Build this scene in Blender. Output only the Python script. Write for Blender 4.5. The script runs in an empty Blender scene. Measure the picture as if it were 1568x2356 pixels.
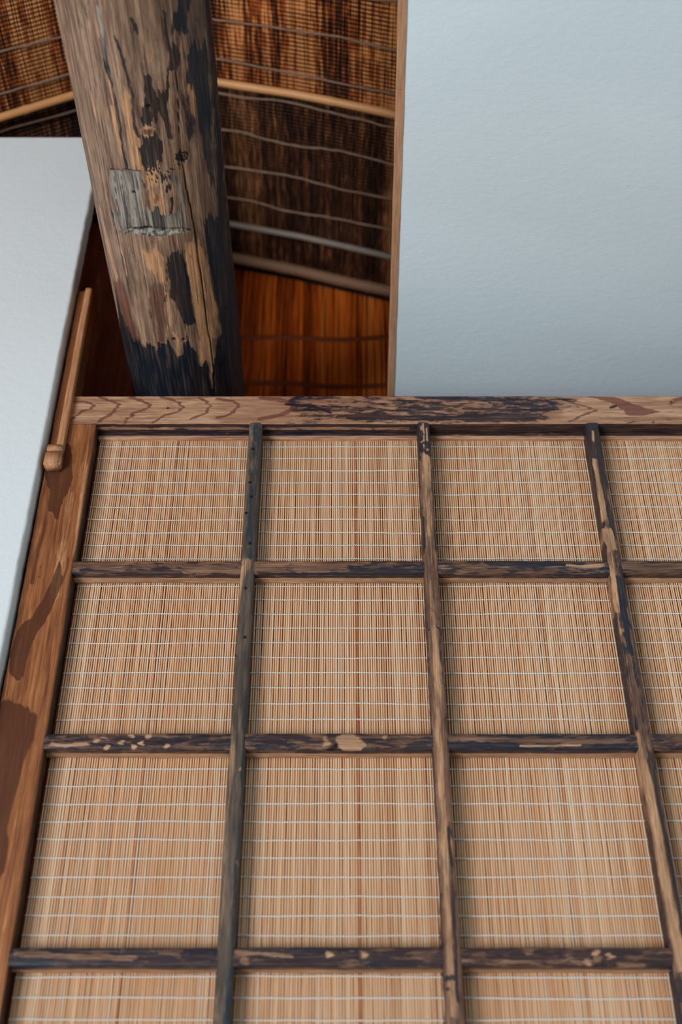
import bpy, math, random
import numpy as np
random.seed(7); rng = np.random.default_rng(7)
C = bpy.context.scene.collection

# ------------------------------------------------------------------ camera
F = 2783.0; PITCH = math.radians(37.2); EYE = 1.5
CP, SP = math.cos(PITCH), math.sin(PITCH)
cam_d = bpy.data.cameras.new('camera'); cam = bpy.data.objects.new('camera', cam_d); C.objects.link(cam)
cam.location = (0, 0, EYE); cam.rotation_euler = (math.pi/2 + PITCH, 0, 0)
cam_d.sensor_fit = 'VERTICAL'; cam_d.sensor_height = 36; cam_d.sensor_width = 24
cam_d.lens = F/2356*36; cam_d.clip_start = 0.01
cam_d.dof.use_dof = True; cam_d.dof.focus_distance = 1.48; cam_d.dof.aperture_fstop = 3.2
bpy.context.scene.camera = cam

def ray(px, py):
    a, b = (px-784)/F, (1178-py)/F
    return np.array([a, CP - b*SP, SP + b*CP])
def at(px, py, Y):                      # a point of the photo on the upright plane at depth Y
    d = ray(px, py); t = Y/d[1]
    return (d[0]*t, Y, EYE + d[2]*t)
LX, LZ, LR = -0.2286, EYE+1.25, 0.0835  # the log: axis and radius
def at_log(px, py):                     # a point of the photo on the log -> (arc length, depth)
    d = ray(px, py); ox, oz = -LX, EYE-LZ
    A = d[0]**2+d[2]**2; B = 2*(ox*d[0]+oz*d[2]); Cc = ox*ox+oz*oz-LR*LR
    D = B*B-4*A*Cc
    t = (-B-math.sqrt(D))/(2*A) if D > 0 else -B/(2*A)
    p = d*t; ph = math.atan2(p[0]-LX, -(p[2]+EYE-LZ))
    return (ph*LR, p[1])

# ------------------------------------------------------------------ object helpers
def link(name, me, mat=None, parent=None):
    o = bpy.data.objects.new(name, me); C.objects.link(o)
    if mat: me.materials.append(mat)
    if parent: o.parent = parent
    return o
def mesh(name, V, Fc, smooth=False):
    me = bpy.data.meshes.new(name)
    V = np.asarray(V, dtype=np.float32)
    if isinstance(Fc, np.ndarray) and Fc.ndim == 2:
        n, k = Fc.shape
        me.vertices.add(len(V)); me.vertices.foreach_set('co', V.ravel())
        me.loops.add(n*k); me.loops.foreach_set('vertex_index', Fc.astype(np.int32).ravel())
        me.polygons.add(n); me.polygons.foreach_set('loop_start', np.arange(0, n*k, k, dtype=np.int32))
        me.update(calc_edges=True)
    else:
        me.from_pydata([tuple(map(float, v)) for v in V], [], Fc)
    me.validate(); me.update()
    if smooth: me.polygons.foreach_set('use_smooth', [True]*len(me.polygons))
    return me
def tag(o, label=None, cat=None, group=None, kind=None):
    if label: o['label'] = label
    if cat: o['category'] = cat
    if group: o['group'] = group
    if kind: o['kind'] = kind
    return o
def empty(name, loc=(0, 0, 0)):
    o = bpy.data.objects.new(name, None); o.empty_display_size = .05; C.objects.link(o); o.location = loc; return o
def box(x0, x1, y0, y1, z0, z1):
    V = [(x, y, z) for z in (z0, z1) for y in (y0, y1) for x in (x0, x1)]
    return V, [(0, 2, 3, 1), (4, 5, 7, 6), (0, 1, 5, 4), (2, 6, 7, 3), (0, 4, 6, 2), (1, 3, 7, 5)]
def color_attr(me, name, arr):
    a = me.color_attributes.new(name, 'FLOAT_COLOR', 'POINT')
    a.data.foreach_set('color', np.asarray(arr, dtype=np.float32).ravel())

# smooth value noise for geometry
class VN:
    def __init__(s, seed): s.t = np.random.default_rng(seed).random(4096)
    def __call__(s, x, y=0.0):
        x, y = np.broadcast_arrays(np.asarray(x, float), np.asarray(y, float))
        xi, yi = np.floor(x).astype(int), np.floor(y).astype(int); fx, fy = x-xi, y-yi
        fx, fy = fx*fx*(3-2*fx), fy*fy*(3-2*fy)
        h = lambda a, b: s.t[(a*73 + b*1259 + (a*b) % 97) % 4096]
        return (h(xi, yi)*(1-fx)+h(xi+1, yi)*fx)*(1-fy)+(h(xi, yi+1)*(1-fx)+h(xi+1, yi+1)*fx)*fy

# ------------------------------------------------------------------ marks in the wood (stains, chips, cracks, and some shade put into colour)
def seg_dist(P, a, b):
    a, b = np.array(a), np.array(b); ab = b-a; L = max(ab@ab, 1e-12)
    t = np.clip(((P-a)@ab)/L, 0, 1); return np.hypot(*(P-a-t[:, None]*ab).T)
def poly_sd(P, pts):
    n = len(pts); d = np.full(len(P), 9.0); ins = np.zeros(len(P), bool)
    for i in range(n):
        a, b = pts[i], pts[(i+1) % n]; d = np.minimum(d, seg_dist(P, a, b))
        if abs(b[1]-a[1]) > 1e-9:
            c = ((a[1] > P[:, 1]) != (b[1] > P[:, 1])) & (P[:, 0] < (b[0]-a[0])*(P[:, 1]-a[1])/(b[1]-a[1])+a[0]); ins ^= c
    return np.where(ins, -d, d)
PX = 0.00055
def warp(P, ga, amp):
    """ragged edges: marks run out in fingers along the grain ga"""
    n1, n2 = VN(901), VN(902); u, v = P[:, 1-ga], P[:, ga]; Q = P.copy()
    Q[:, ga] += ((n1(u*420+3, v*18)-.5)*1.0+(n2(u*900, v*60)-.5)*.6+(n1(u*130+70, v*30)-.5)*.8)*amp
    Q[:, 1-ga] += ((n2(u*60, v*55+20)-.5)*.9+(n1(u*200, v*160+9)-.5)*.5)*amp*.22
    return Q
def feats(P, M, fs, conv, ga=0, amp=.006):
    """P: n x 2 surface coords; M: n x 8 channels. feature: (kind, channel, amount, pts in photo px, size px)"""
    W = warp(P, ga, amp); P0 = P
    for kind, ch, amt, pts, w in fs:
        q = [conv(*p) for p in pts]; P = P0 if (ch == 4 or kind[-1] == '!') else W; kind = kind.rstrip('!')
        if kind == 'poly':
            s = poly_sd(P, q); f = np.clip(.5 - s/(w*PX), 0, 1)
        elif kind == 'line':
            s = np.full(len(P), 9.0)
            for a, b in zip(q[:-1], q[1:]): s = np.minimum(s, seg_dist(P, a, b))
            f = np.clip(1.3 - s/(w*PX*.5), 0, 1)
        else:                            # dots
            s = np.full(len(P), 9.0)
            for a in q: s = np.minimum(s, np.hypot(P[:, 0]-a[0], P[:, 1]-a[1]))
            f = np.clip(1.4 - s/(w*PX), 0, 1)
        M[:, ch] += amt*f*f*(3-2*f)

# ------------------------------------------------------------------ materials
def srgb(r, g, b):
    f = lambda c: (c/255/12.92) if c <= 10 else ((c/255+.055)/1.055)**2.4
    return (f(r), f(g), f(b), 1)
class NT:
    def __init__(s, name):
        s.m = bpy.data.materials.new(name); s.m.use_nodes = True; s.t = s.m.node_tree
        s.b = s.t.nodes['Principled BSDF']; s.tc = s.n('ShaderNodeTexCoord')
    def n(s, typ, **kw):
        x = s.t.nodes.new(typ)
        for k, v in kw.items(): setattr(x, k, v)
        return x
    def l(s, a, b): s.t.links.new(a, b)
    def put(s, inp, v):
        if hasattr(v, 'is_output') or isinstance(v, bpy.types.NodeSocket): s.l(v, inp)
        elif v is not None: inp.default_value = v
    def map(s, scale, loc=(0, 0, 0), src=None):
        x = s.n('ShaderNodeMapping'); s.l(src or s.tc.outputs['Object'], x.inputs[0])
        x.inputs['Scale'].default_value = scale; x.inputs['Location'].default_value = loc; return x.outputs[0]
    def noise(s, vec, scale=1, detail=4, rough=.55, dist=0):
        x = s.n('ShaderNodeTexNoise'); s.l(vec, x.inputs['Vector']); x.inputs['Scale'].default_value = scale
        x.inputs['Detail'].default_value = detail; x.inputs['Roughness'].default_value = rough; x.inputs['Distortion'].default_value = dist
        return x.outputs['Fac']
    def math(s, op, a, b=None, clamp=False):
        x = s.n('ShaderNodeMath', operation=op); x.use_clamp = clamp; s.put(x.inputs[0], a)
        if b is not None: s.put(x.inputs[1], b)
        return x.outputs[0]
    def rng(s, v, a, b, c=0., d=1., smooth=True):
        x = s.n('ShaderNodeMapRange'); x.interpolation_type = 'SMOOTHSTEP' if smooth else 'LINEAR'
        s.put(x.inputs[0], v)
        for i, k in zip((1, 2, 3, 4), (a, b, c, d)): x.inputs[i].default_value = k
        return x.outputs[0]
    def mix(s, f, a, b, mode='MIX'):
        x = s.n('ShaderNodeMix', data_type='RGBA', blend_type=mode); x.clamp_factor = True
        s.put(x.inputs[0], f); s.put(x.inputs[6], a); s.put(x.inputs[7], b); return x.outputs[2]
    def ramp(s, v, stops):
        x = s.n('ShaderNodeValToRGB'); s.l(v, x.inputs[0]); e = x.color_ramp.elements
        while len(e) < len(stops): e.new(.5)
        for i, (p, c) in enumerate(stops): e[i].position = p; e[i].color = c
        return x.outputs[0]
    def attr(s, name):
        x = s.n('ShaderNodeAttribute', attribute_name=name); y = s.n('ShaderNodeSeparateColor'); s.l(x.outputs['Color'], y.inputs[0])
        return y.outputs[0], y.outputs[1], y.outputs[2], x.outputs['Alpha']
    def bump(s, h, strength, dist, prev=None):
        x = s.n('ShaderNodeBump'); x.inputs['Strength'].default_value = strength; x.inputs['Distance'].default_value = dist
        s.l(h, x.inputs['Height']);
        if prev: s.l(prev, x.inputs['Normal'])
        return x.outputs[0]
    def done(s, col, rough=.6, normal=None, spec=.3):
        s.put(s.b.inputs['Base Color'], col); s.put(s.b.inputs['Roughness'], rough)
        s.b.inputs['Specular IOR Level'].default_value = spec
        if normal: s.l(normal, s.b.inputs['Normal'])
        return s.m

def wood(name, axis, grain, light, red, dark, dark2, off=0., rough=.55, thr=.5, chip=1.0, fine=650, grey=None, spec=.3, soft=.9, fib=.6, dmix=.2):
    """axis = grain direction; vertex marks: A.r dark, A.g pale, A.b red-brown, B.r grey, B.g black crack"""
    t = NT(name); k = [1, 1, 1]; k[axis] = .035; k2 = [1, 1, 1]; k2[axis] = .16; k3 = [1, 1, 1]; k3[axis] = .3
    loc = (off, off*1.7, off*.6)
    v1 = t.map(k, loc); v2 = t.map(k2, loc); v3 = t.map(k3, loc)
    n_f = t.noise(v1, fine, 6, .65, .3); n_m = t.noise(v2, 60, 5, .6, .4); n_l = t.noise(v3, 14, 3, .5)
    dR, dG, dB, _ = t.attr('marks'); gR, gG, gB, _ = t.attr('marks2')
    s = t.math('ADD', t.math('MULTIPLY', n_f, .5), t.math('ADD', t.math('MULTIPLY', n_m, .35), t.math('MULTIPLY', n_l, .15)))
    base = t.ramp(s, [(.36, grain[0]), (.47, grain[1]), (.56, grain[2]), (.66, grain[3])])
    nn = t.math('ADD', t.math('MULTIPLY', n_f, .45), t.math('MULTIPLY', n_m, .55))
    wob = t.math('MULTIPLY', t.math('SUBTRACT', nn, .5), 2.0)
    lf = t.rng(t.math('ADD', dG, t.math('MULTIPLY', wob, 1.3)), .2, soft)
    lightc = t.mix(t.rng(n_f, .4, .62), t.mix(.45, light, grain[1]), light)
    base = t.mix(t.math('MULTIPLY', lf, t.rng(n_m, .3, .6, .55, .95)), base, lightc)
    rf = t.rng(t.math('ADD', dB, t.math('MULTIPLY', wob, .9)), .3, .3+soft*.6)
    base = t.mix(t.math('MULTIPLY', rf, t.rng(n_f, .35, .6, .96, .8)), base, t.mix(t.rng(n_f, .4, .62), t.mix(.6, red, grain[0]), red))
    if grey:
        gf = t.rng(t.math('ADD', gR, t.math('MULTIPLY', wob, .5)), .3, .7)
        base = t.mix(gf, base, t.ramp(t.noise(v1, fine*.45, 4, .6, .2), [(.38, grey[0]), (.47, grey[1]), (.58, grey[2])]))
    v4 = [1, 1, 1]; v4[axis] = .22
    n_c = t.noise(t.map(v4, (off+3, off, off)), 190, 8, .7, .5)
    n_y = t.noise(v2, 240, 4, .65, .3)
    base = t.mix(t.rng(n_y, .40, .60, .0, .35), base, t.mix(.55, base, grain[0]))
    dn = t.math('ADD', t.math('MULTIPLY', n_c, .6), t.math('MULTIPLY', n_m, .4))
    df = t.rng(t.math('ADD', dR, t.math('MULTIPLY', t.math('SUBTRACT', dn, .5), 3.2*chip)), thr-soft*.16, thr+soft*.16)
    dc = t.mix(t.rng(n_l, .4, .6), dark, dark2)
    dc = t.mix(t.math('MULTIPLY', t.rng(n_f, .5, .7), dmix), dc, grain[1])
    col = t.mix(t.math('MULTIPLY', df, t.rng(n_f, .42, .64, .98, .86)), base, dc)
    n_x = t.noise(v1, fine*1.9, 3, .6, .6)
    col = t.mix(t.math('MULTIPLY', t.rng(n_x, .40, .30), fib), col, dark2)
    col = t.mix(t.math('MINIMUM', gG, 1.), col, srgb(14, 14, 16))
    hgt = t.math('SUBTRACT', t.math('ADD', t.math('MULTIPLY', n_f, .6), t.math('MULTIPLY', n_c, .3)), t.math('MULTIPLY', df, .18))
    bm = t.bump(hgt, .55, .0012)
    return t.done(col, t.mix(df, (rough,)*3+(1,), (rough*.8,)*3+(1,)), bm, spec)

GR = [srgb(60, 40, 32), srgb(112, 80, 62), srgb(150, 112, 88), srgb(186, 146, 116)]
NAVY, NAVY2 = srgb(20, 32, 46), srgb(40, 33, 36)
TAN, RED = srgb(208, 160, 118), srgb(112, 52, 36)
M_STILE = wood('honey_brown_wood', 2, [srgb(96, 54, 32), srgb(138, 84, 50), srgb(170, 108, 66), srgb(192, 134, 90)], srgb(206, 152, 106),
               srgb(58, 29, 22), srgb(38, 46, 46), srgb(40, 36, 34), 1.3, .45, chip=.7, fine=420, soft=.7, fib=.3)
M_TOP = wood('worn_pine', 0, [srgb(112, 72, 56), srgb(158, 112, 84), srgb(188, 142, 110), srgb(206, 164, 130)], srgb(208, 166, 130),
             srgb(112, 58, 52), srgb(14, 25, 42), srgb(36, 26, 32), 2.1, .5)
M_RAIL = wood('weathered_cross_wood', 0, GR, srgb(212, 166, 126), RED, NAVY, srgb(52, 36, 38), 4.4, .5)
M_BAR = wood('weathered_upright_wood', 2, GR, TAN, RED, NAVY, srgb(46, 38, 38), 6.1, .5)
M_BARG = wood('grey_green_upright_wood', 2, [srgb(50, 44, 40), srgb(88, 76, 66), srgb(118, 98, 82), srgb(150, 122, 98)], TAN, RED,
              srgb(40, 54, 62), srgb(56, 54, 50), 8.9, .55)
M_LOG = wood('weathered_log_wood', 1, [srgb(56, 42, 34), srgb(120, 92, 74), srgb(164, 132, 106), srgb(196, 170, 144)], srgb(216, 160, 112),
             srgb(118, 58, 40), srgb(12, 26, 38), srgb(36, 30, 32), 3.3, .6, chip=.75, fine=380, soft=1.2, fib=.85, grey=(srgb(34, 38, 42), srgb(98, 92, 86), srgb(158, 146, 132)))
M_ROD = wood('pale_rod_wood', 2, [srgb(150, 96, 62), srgb(178, 122, 84), srgb(198, 146, 106), srgb(214, 168, 128)], TAN, RED, NAVY, NAVY2, 5.5, .5, fine=500)
M_TRIM = wood('trim_wood', 1, [srgb(150, 104, 72), srgb(178, 132, 98), srgb(190, 148, 114), srgb(200, 162, 130)], TAN, RED, NAVY, NAVY2, .4, .6)
M_RED = wood('dark_red_board_wood', 2, [srgb(66, 30, 20), srgb(104, 50, 32), srgb(130, 66, 42), srgb(152, 84, 52)], TAN, RED, srgb(20, 12, 12), srgb(30, 16, 14), 7.7, .5, fine=60, thr=.95)

def plaster(name, c, strength, sx=(1, 1, 1)):
    t = NT(name); v = t.map(sx)
    a = t.noise(v, 420, 6, .6); b = t.noise(v, 90, 4, .5); c2 = t.noise(v, 3, 2, .5)
    sp = t.rng(t.noise(v, 60, 1, .5), .80, .84)
    col = t.mix(t.rng(c2, .35, .65), tuple(x*.95 for x in c[:3])+(1,), c)
    col = t.mix(t.math('MULTIPLY', sp, .35), col, srgb(120, 116, 110))
    h = t.math('ADD', t.math('MULTIPLY', a, .6), t.math('MULTIPLY', b, .8))
    return t.done(col, .85, t.bump(h, strength, .0016), .15)
M_WALL = plaster('white_plaster', srgb(220, 226, 226), .45)
M_CEIL = plaster('white_ceiling_plaster', srgb(216, 229, 234), .4, (1, 1.8, 1))

def reed_mat(name, axis, stops, rough=.45, ribs=0.):
    t = NT(name); r, g, b, _ = t.attr('reed'); k = [1, 1, 1]; k[axis] = .04
    n = t.noise(t.map(k), 500, 4, .6)
    off = t.n('ShaderNodeCombineXYZ'); t.l(t.math('MULTIPLY', r, 37.), off.inputs[0]); t.l(t.math('MULTIPLY', g, 11.), off.inputs[1])
    ax = t.n('ShaderNodeSeparateXYZ'); t.l(t.tc.outputs['Object'], ax.inputs[0]); t.l(t.math('MULTIPLY', ax.outputs[axis], 14. if not ribs else 26.), off.inputs[2])
    seg = t.noise(off.outputs[0], 1, 2, .5)
    v = t.math('ADD', t.math('MULTIPLY', r, .5), t.math('ADD', t.math('MULTIPLY', seg, .3 if not ribs else .62), t.math('MULTIPLY', n, .2)))
    if ribs: v = t.math('SUBTRACT', v, .10)
    col = t.ramp(v, stops); nb = t.bump(n, .3, .0005)
    if ribs:
        w = t.n('ShaderNodeTexWave'); w.bands_direction = 'XYZ'[axis]; t.l(t.tc.outputs['Object'], w.inputs[0])
        w.inputs['Scale'].default_value = ribs; w.inputs['Distortion'].default_value = .45; w.inputs['Detail'].default_value = 1; w.inputs['Detail Scale'].default_value = 2
        mask = t.rng(t.noise(t.map((9, 9, 9)), 1, 3, .6), .34, .50)
        col = t.mix(t.math('MULTIPLY', t.math('MULTIPLY', t.rng(w.outputs['Fac'], .55, .25), mask), .88), col, stops[0][1])
        nb = t.bump(w.outputs['Fac'], .6, .002, nb)
    return t.done(col, rough, nb, .35)
M_REED = reed_mat('pale_reed', 2, [(.2, srgb(172, 102, 62)), (.36, srgb(212, 158, 116)), (.52, srgb(226, 182, 142)), (.75, srgb(236, 212, 186))])
M_ROOF = reed_mat('dark_ceiling_reed', 1, [(.26, srgb(30, 18, 13)), (.42, srgb(92, 48, 24)), (.54, srgb(184, 92, 36)), (.66, srgb(232, 156, 92))], .4, ribs=44.)
M_ORNG = reed_mat('orange_reed', 2, [(.24, srgb(84, 34, 12)), (.42, srgb(186, 80, 18)), (.58, srgb(226, 112, 32)), (.78, srgb(234, 152, 76))], .45)
M_ROOF2 = reed_mat('darker_ceiling_reed', 1, [(.3, srgb(22, 14, 12)), (.46, srgb(62, 36, 24)), (.6, srgb(112, 66, 38)), (.76, srgb(176, 118, 74))], .4, ribs=44.)  # far mat has a darker colour ramp than the near one
def plain(name, c, rough=.6, var=.15, scale=60, spec=.3):
    t = NT(name); n = t.noise(t.map((1, 1, 1)), scale, 4, .6)
    col = t.mix(n, tuple(x*(1-var) for x in c[:3])+(1,), tuple(min(1, x*(1+var)) for x in c[:3])+(1,))
    return t.done(col, rough, t.bump(n, .2, .001), spec)
M_CORD = plain('white_cotton_cord', srgb(226, 224, 218), .8, .08, 900, .1)
M_OLDCORD = plain('old_grey_cord', srgb(136, 110, 92), .9, .3, 300, .1)
M_BAMBOO = plain('tan_bamboo', srgb(206, 146, 92), .4, .12, 40)
M_BAMBOO2 = plain('grey_bamboo', srgb(128, 112, 100), .5, .2, 40)
M_LATH = plain('brown_branch', srgb(136, 98, 74), .6, .2, 50)
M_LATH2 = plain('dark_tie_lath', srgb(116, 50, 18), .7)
M_DARK = plain('roof_blocker_board', srgb(34, 24, 20), .8)
M_BACK = plain('rust_back_board', srgb(110, 44, 14), .8)
M_SHEET = plain('rust_backing_sheet', srgb(150, 70, 40), .9)
M_FLOOR = plain('oak_floor', srgb(190, 180, 168), .5, .1, 8)

# ------------------------------------------------------------------ swept timber members
def profile(w, d, r, step):
    """closed cross-section, front at 0, going back to d, corners rounded r on the front only. returns (a, b) points"""
    pts = []
    def seg(p, q):
        n = max(1, int(math.dist(p, q)/step))
        for i in range(n): pts.append((p[0]+(q[0]-p[0])*i/n, p[1]+(q[1]-p[1])*i/n))
    def arc(cx, cy, a0, a1):
        for i in range(4): a = math.radians(a0+(a1-a0)*i/4); pts.append((cx+r*math.cos(a), cy+r*math.sin(a)))
    h = w/2
    seg((-h, d), (-h, r)); arc(-h+r, r, 180, 270); seg((-h+r, 0), (h-r, 0)); arc(h-r, r, 270, 360); seg((h, r), (h, d)); seg((h, d), (-h, d))
    return pts
def member(name, axis, centre, front, w, d, r, a0, a1, fs, base, mat, parent, step=.0013, astep=.0016, seed=1, rough=.0005, shape=None, side=None, wamp=.006):
    """axis 'x' rail or 'z' upright; centre = coordinate of middle across; front = depth of the front face"""
    prof = np.array(profile(w, d, r, step)); n = len(prof); m = int((a1-a0)/astep)+1
    al = np.linspace(a0, a1, m); A, K = np.meshgrid(al, np.arange(n), indexing='ij'); A = A.ravel(); K = K.ravel()
    ca, cb = prof[K, 0], prof[K, 1]
    nz = VN(seed); per = 2*math.pi*K/n
    wob = (nz(A*35, per*1.5)-.5)*2*rough + (nz(A*160+9, per*2.6)-.5)*rough + (nz(A*7+50)-.5)*rough*1.5
    edge = np.clip(1-cb/(d*.5), 0, 1)
    ca2 = ca*(1+wob/(w/2)); cb2 = cb + (nz(A*50+77, ca*300)-.5)*rough*1.6*(cb < r*1.1)
    if axis == 'x': V = np.stack([A, front+cb2, centre+ca2], 1); P = np.stack([A, centre+ca], 1)
    else: V = np.stack([centre+ca2, front+cb2, A], 1); P = np.stack([centre+ca, A], 1)
    if shape is not None: V = shape(V)
    M = np.zeros((len(V), 8)); M[:, :len(base)] += np.array(base)
    conv = (lambda px, py: tuple(np.array(at(px, py, front))[[0, 2]]))
    feats(P, M, fs, conv, 0 if axis == 'x' else 1, wamp)
    M[cb > .0055, 4] = 0
    if side is not None: side(M, ca, cb, A)
    i = np.arange(m-1)[:, None]*n; j = np.arange(n)[None, :]; j2 = (j+1) % n
    q = np.stack([i+j, i+j2, i+n+j2, i+n+j], -1).reshape(-1, 4)
    if axis == 'z': q = q[:, ::-1]
    cap = [V[0:n].mean(0), V[-n:].mean(0)]; V = np.vstack([V, cap]); M = np.vstack([M, M[0:1], M[-1:]])
    c0, c1 = len(V)-2, len(V)-1; e = (m-1)*n
    tri = [(c0, int(b), int(a), int(a)) for a, b in zip(j[0], j2[0])]+[(c1, int(e+a), int(e+b), int(e+b)) for a, b in zip(j[0], j2[0])]
    me = bpy.data.meshes.new(name)
    faces = q.tolist()+[t[:3] for t in tri]
    me.from_pydata(V.tolist(), [], faces); me.update()
    me.polygons.foreach_set('use_smooth', [True]*len(q)+[False]*len(tri))
    color_attr(me, 'marks', np.clip(np.hstack([M[:, 0:3], np.ones((len(M), 1))]), -1, 2))
    color_attr(me, 'marks2', np.clip(np.hstack([M[:, 3:6], np.ones((len(M), 1))]), -1, 2))
    import bmesh
    bm = bmesh.new(); bm.from_mesh(me); bmesh.ops.recalc_face_normals(bm, faces=bm.faces); bm.to_mesh(me); bm.free()
    return link(name, me, mat, parent)

# ------------------------------------------------------------------ the lattice door
Y0 = 1.2; YR = 1.2225
door = empty('lattice_screen', (0, Y0, 0))
tag(door, 'old wooden lattice panel with dark worn bars over a pale reed mat', 'screen')
door.location = (0, 0, 0)
Z = lambda h: EYE+h
D_, L_, R_, G_, K_ = 0, 1, 2, 3, 4

def z7(pts): return [(x/3.92, 880+y/3.92) for x, y in pts]
def z8(pts): return [(x/2.465, 1400+y/2.465) for x, y in pts]
stile_f = [
 ('poly', R_, 1.7, z7([(590,545),(635,580),(648,640),(645,740),(655,850),(640,930),(600,1000),(570,1050),(545,1150),(520,1225),(500,1235),(485,1180),(470,1175),(440,1170),(440,1100),(460,1020),(430,930),(410,880),(415,780),(430,760),(560,740),(575,620)]), 2.5),
 ('poly', D_, .38, z7([(415,780),(540,760),(520,1000),(470,1150),(430,1000)]), 20),
 ('line', D_, .8, z7([(440,755),(550,745)]), 7),
 ('line', L_, .45, z7([(455,800),(470,900),(480,1000)]), 8),
 ('poly', R_, 1.5, z8([(335,-270),(350,-180),(310,-60),(290,10),(240,100),(180,200),(150,300),(130,390),(90,400),(55,370),(60,260),(100,120),(170,60),(225,-20),(290,-140)]), 7),
 ('poly', D_, .62, z8([(90,20),(230,40),(190,180),(150,300),(120,390),(85,390),(70,280)]), 14),
 ('poly', R_, 1.5, z8([(-60,560),(60,520),(210,600),(185,740),(130,850),(95,1000),(65,1120),(40,1220),(45,1330),(20,1480),(-60,1600)]), 22),
 ('poly', D_, .62, z8([(-60,800),(110,850),(60,1080),(40,1250),(10,1480),(-60,1600)]), 20),
 ('line', R_, .55, z7([(610,1600),(600,1700),(560,1800),(530,1860),(480,1960)]), 10),
 ('line', R_, .55, z7([(440,1000),(400,1300),(340,1500),(290,1800)]), 16),
 ('line', L_, .6, z7([(840,400),(800,560),(770,800),(735,1050),(700,1300),(665,1580)]), 9),
 ('line', L_, .5, z7([(640,1000),(600,1250),(540,1600),(500,1900)]), 26),
 ('dots', K_, .9, z7([(362,1660),(390,1790),(535,1905),(350,1750),(768,1103)]), 1.6),
 ('line', R_, .35, z7([(790,560),(760,850),(735,1000)]), 14),
]
def stile_shape(V):
    s = V.copy(); m = (s[:, 2] > Z(.985)) & (s[:, 0] < -.359); s[m, 0] = -.359; return s
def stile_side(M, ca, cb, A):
    ins = (ca > .0265) & (cb > .0022); M[ins, 0] += 1.1  # inner side face darkened: shade put into its colour
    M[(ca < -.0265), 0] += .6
member('stile', 'z', -.351, Y0, .0565, .035, .0022, .1, Z(1.0568), stile_f, (-.42, .05, 0), M_STILE, door, step=.0015, astep=.0018, seed=3, shape=stile_shape, side=stile_side, rough=.0003)

def zt(pts): return [(500+x/2.613, 880+y/2.613) for x, y in pts]
def zr(pts): return [(1068+x/3.136, 880+y/3.136) for x, y in pts]
top_f = [
 ('line', R_, 1.5, [(165,925),(190,925),(204,928),(214,935),(204,943),(186,948),(172,959),(163,967)], 8),
 ('line', R_, 1.5, [(228,914),(245,918),(260,924),(270,933),(268,943),(252,956),(232,965),(219,974)], 9),
 ('line', R_, 1.5, [(296,914),(318,920),(336,926),(348,931),(335,941),(312,949),(296,962),(283,974)], 8),
 ('line', R_, 1.5, [(366,913),(395,919),(415,928),(422,938),(405,949),(378,955),(350,972)], 7),
 ('line', R_, 1.3, [(455,916),(478,924),(484,936),(470,952),(440,964)], 7),
 ('line', R_, 1.5, [(500,917),(536,922),(548,930),(540,946),(520,956),(495,962)], 8),
 ('line', R_, 1.1, [(600,916),(640,918),(672,928),(681,936),(662,948),(640,956),(600,964)], 12),
 ('poly', R_, .35, [(560,912),(690,912),(690,972),(560,972)], 50),
 ('poly', L_, .65, [(150,900),(500,900),(500,975),(150,975)], 40),
 ('poly', D_, .42, [(660,905),(1000,900),(1340,905),(1330,930),(1200,975),(660,975)], 50),
 ('line', D_, .5, [(800,958),(920,962),(1060,962),(1200,962)], 14),
 ('line', D_, .5, [(660,930),(720,935),(760,950)], 8),
 ('line', D_, .45, [(950,915),(1080,918),(1180,920)], 8),
 ('line', D_, .6, [(1068,940),(1180,944),(1208,943),(1260,944)], 6),
 ('poly', D_, .3, zr([(0,210),(520,210),(700,275),(700,290),(0,290)]), 10),
 ('line', R_, 1.3, [(1180,911),(1190,926),(1186,944)], 6),
 ('line', R_, 1.3, [(1240,915),(1262,925),(1282,939),(1247,950)], 7),
 ('line', R_, 1.3, [(1291,918),(1330,930),(1371,944),(1340,955),(1310,970)], 6),
 ('poly', R_, 1.4, zr([(860,100),(1080,105),(1200,150),(1330,190),(1395,212),(1300,235),(1180,240),(1140,200),(1080,150),(960,120)]), 3),
 ('line', R_, .8, [(1540,930),(1556,920),(1575,915)], 14),
 ('poly', L_, .6, zr([(700,90),(1568,90),(1568,260),(700,280)]), 30),
 ('poly', D_, .3, zr([(1150,255),(1568,250),(1568,300),(1150,300)]), 8),
 ('dots', K_, 1.3, [(1208,942),(1416,934),(1404,938),(1543,925),(386,939)], 3.2),
 ('dots', K_, 1, [(1410,936)], 5),
]
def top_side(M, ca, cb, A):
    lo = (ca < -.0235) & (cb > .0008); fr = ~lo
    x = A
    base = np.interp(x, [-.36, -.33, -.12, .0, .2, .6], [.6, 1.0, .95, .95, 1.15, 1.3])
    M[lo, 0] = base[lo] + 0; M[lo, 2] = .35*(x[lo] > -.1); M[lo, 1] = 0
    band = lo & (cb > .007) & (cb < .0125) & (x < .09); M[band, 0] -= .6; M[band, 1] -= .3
member('top_rail', 'x', Z(1.0818), Y0, .050, .035, .0018, -.3588, .84, top_f, (.12, 0, 0), M_TOP, door, step=.0011, astep=.0013, seed=5, side=top_side, rough=.0003)

# groove lip under the top rail holding the reed screen
def lip_side(M, ca, cb, A): M[ca > -.001, 0] += .9; M[ca > -.001, 1] = 0
member('groove_lip', 'x', Z(1.0520), YR-.0045, .0105, .006, .001, -.322, .78, [], (-.1, .5, 0), M_TOP, door, astep=.003, step=.001, seed=6, rough=.0003, side=lip_side)

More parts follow.
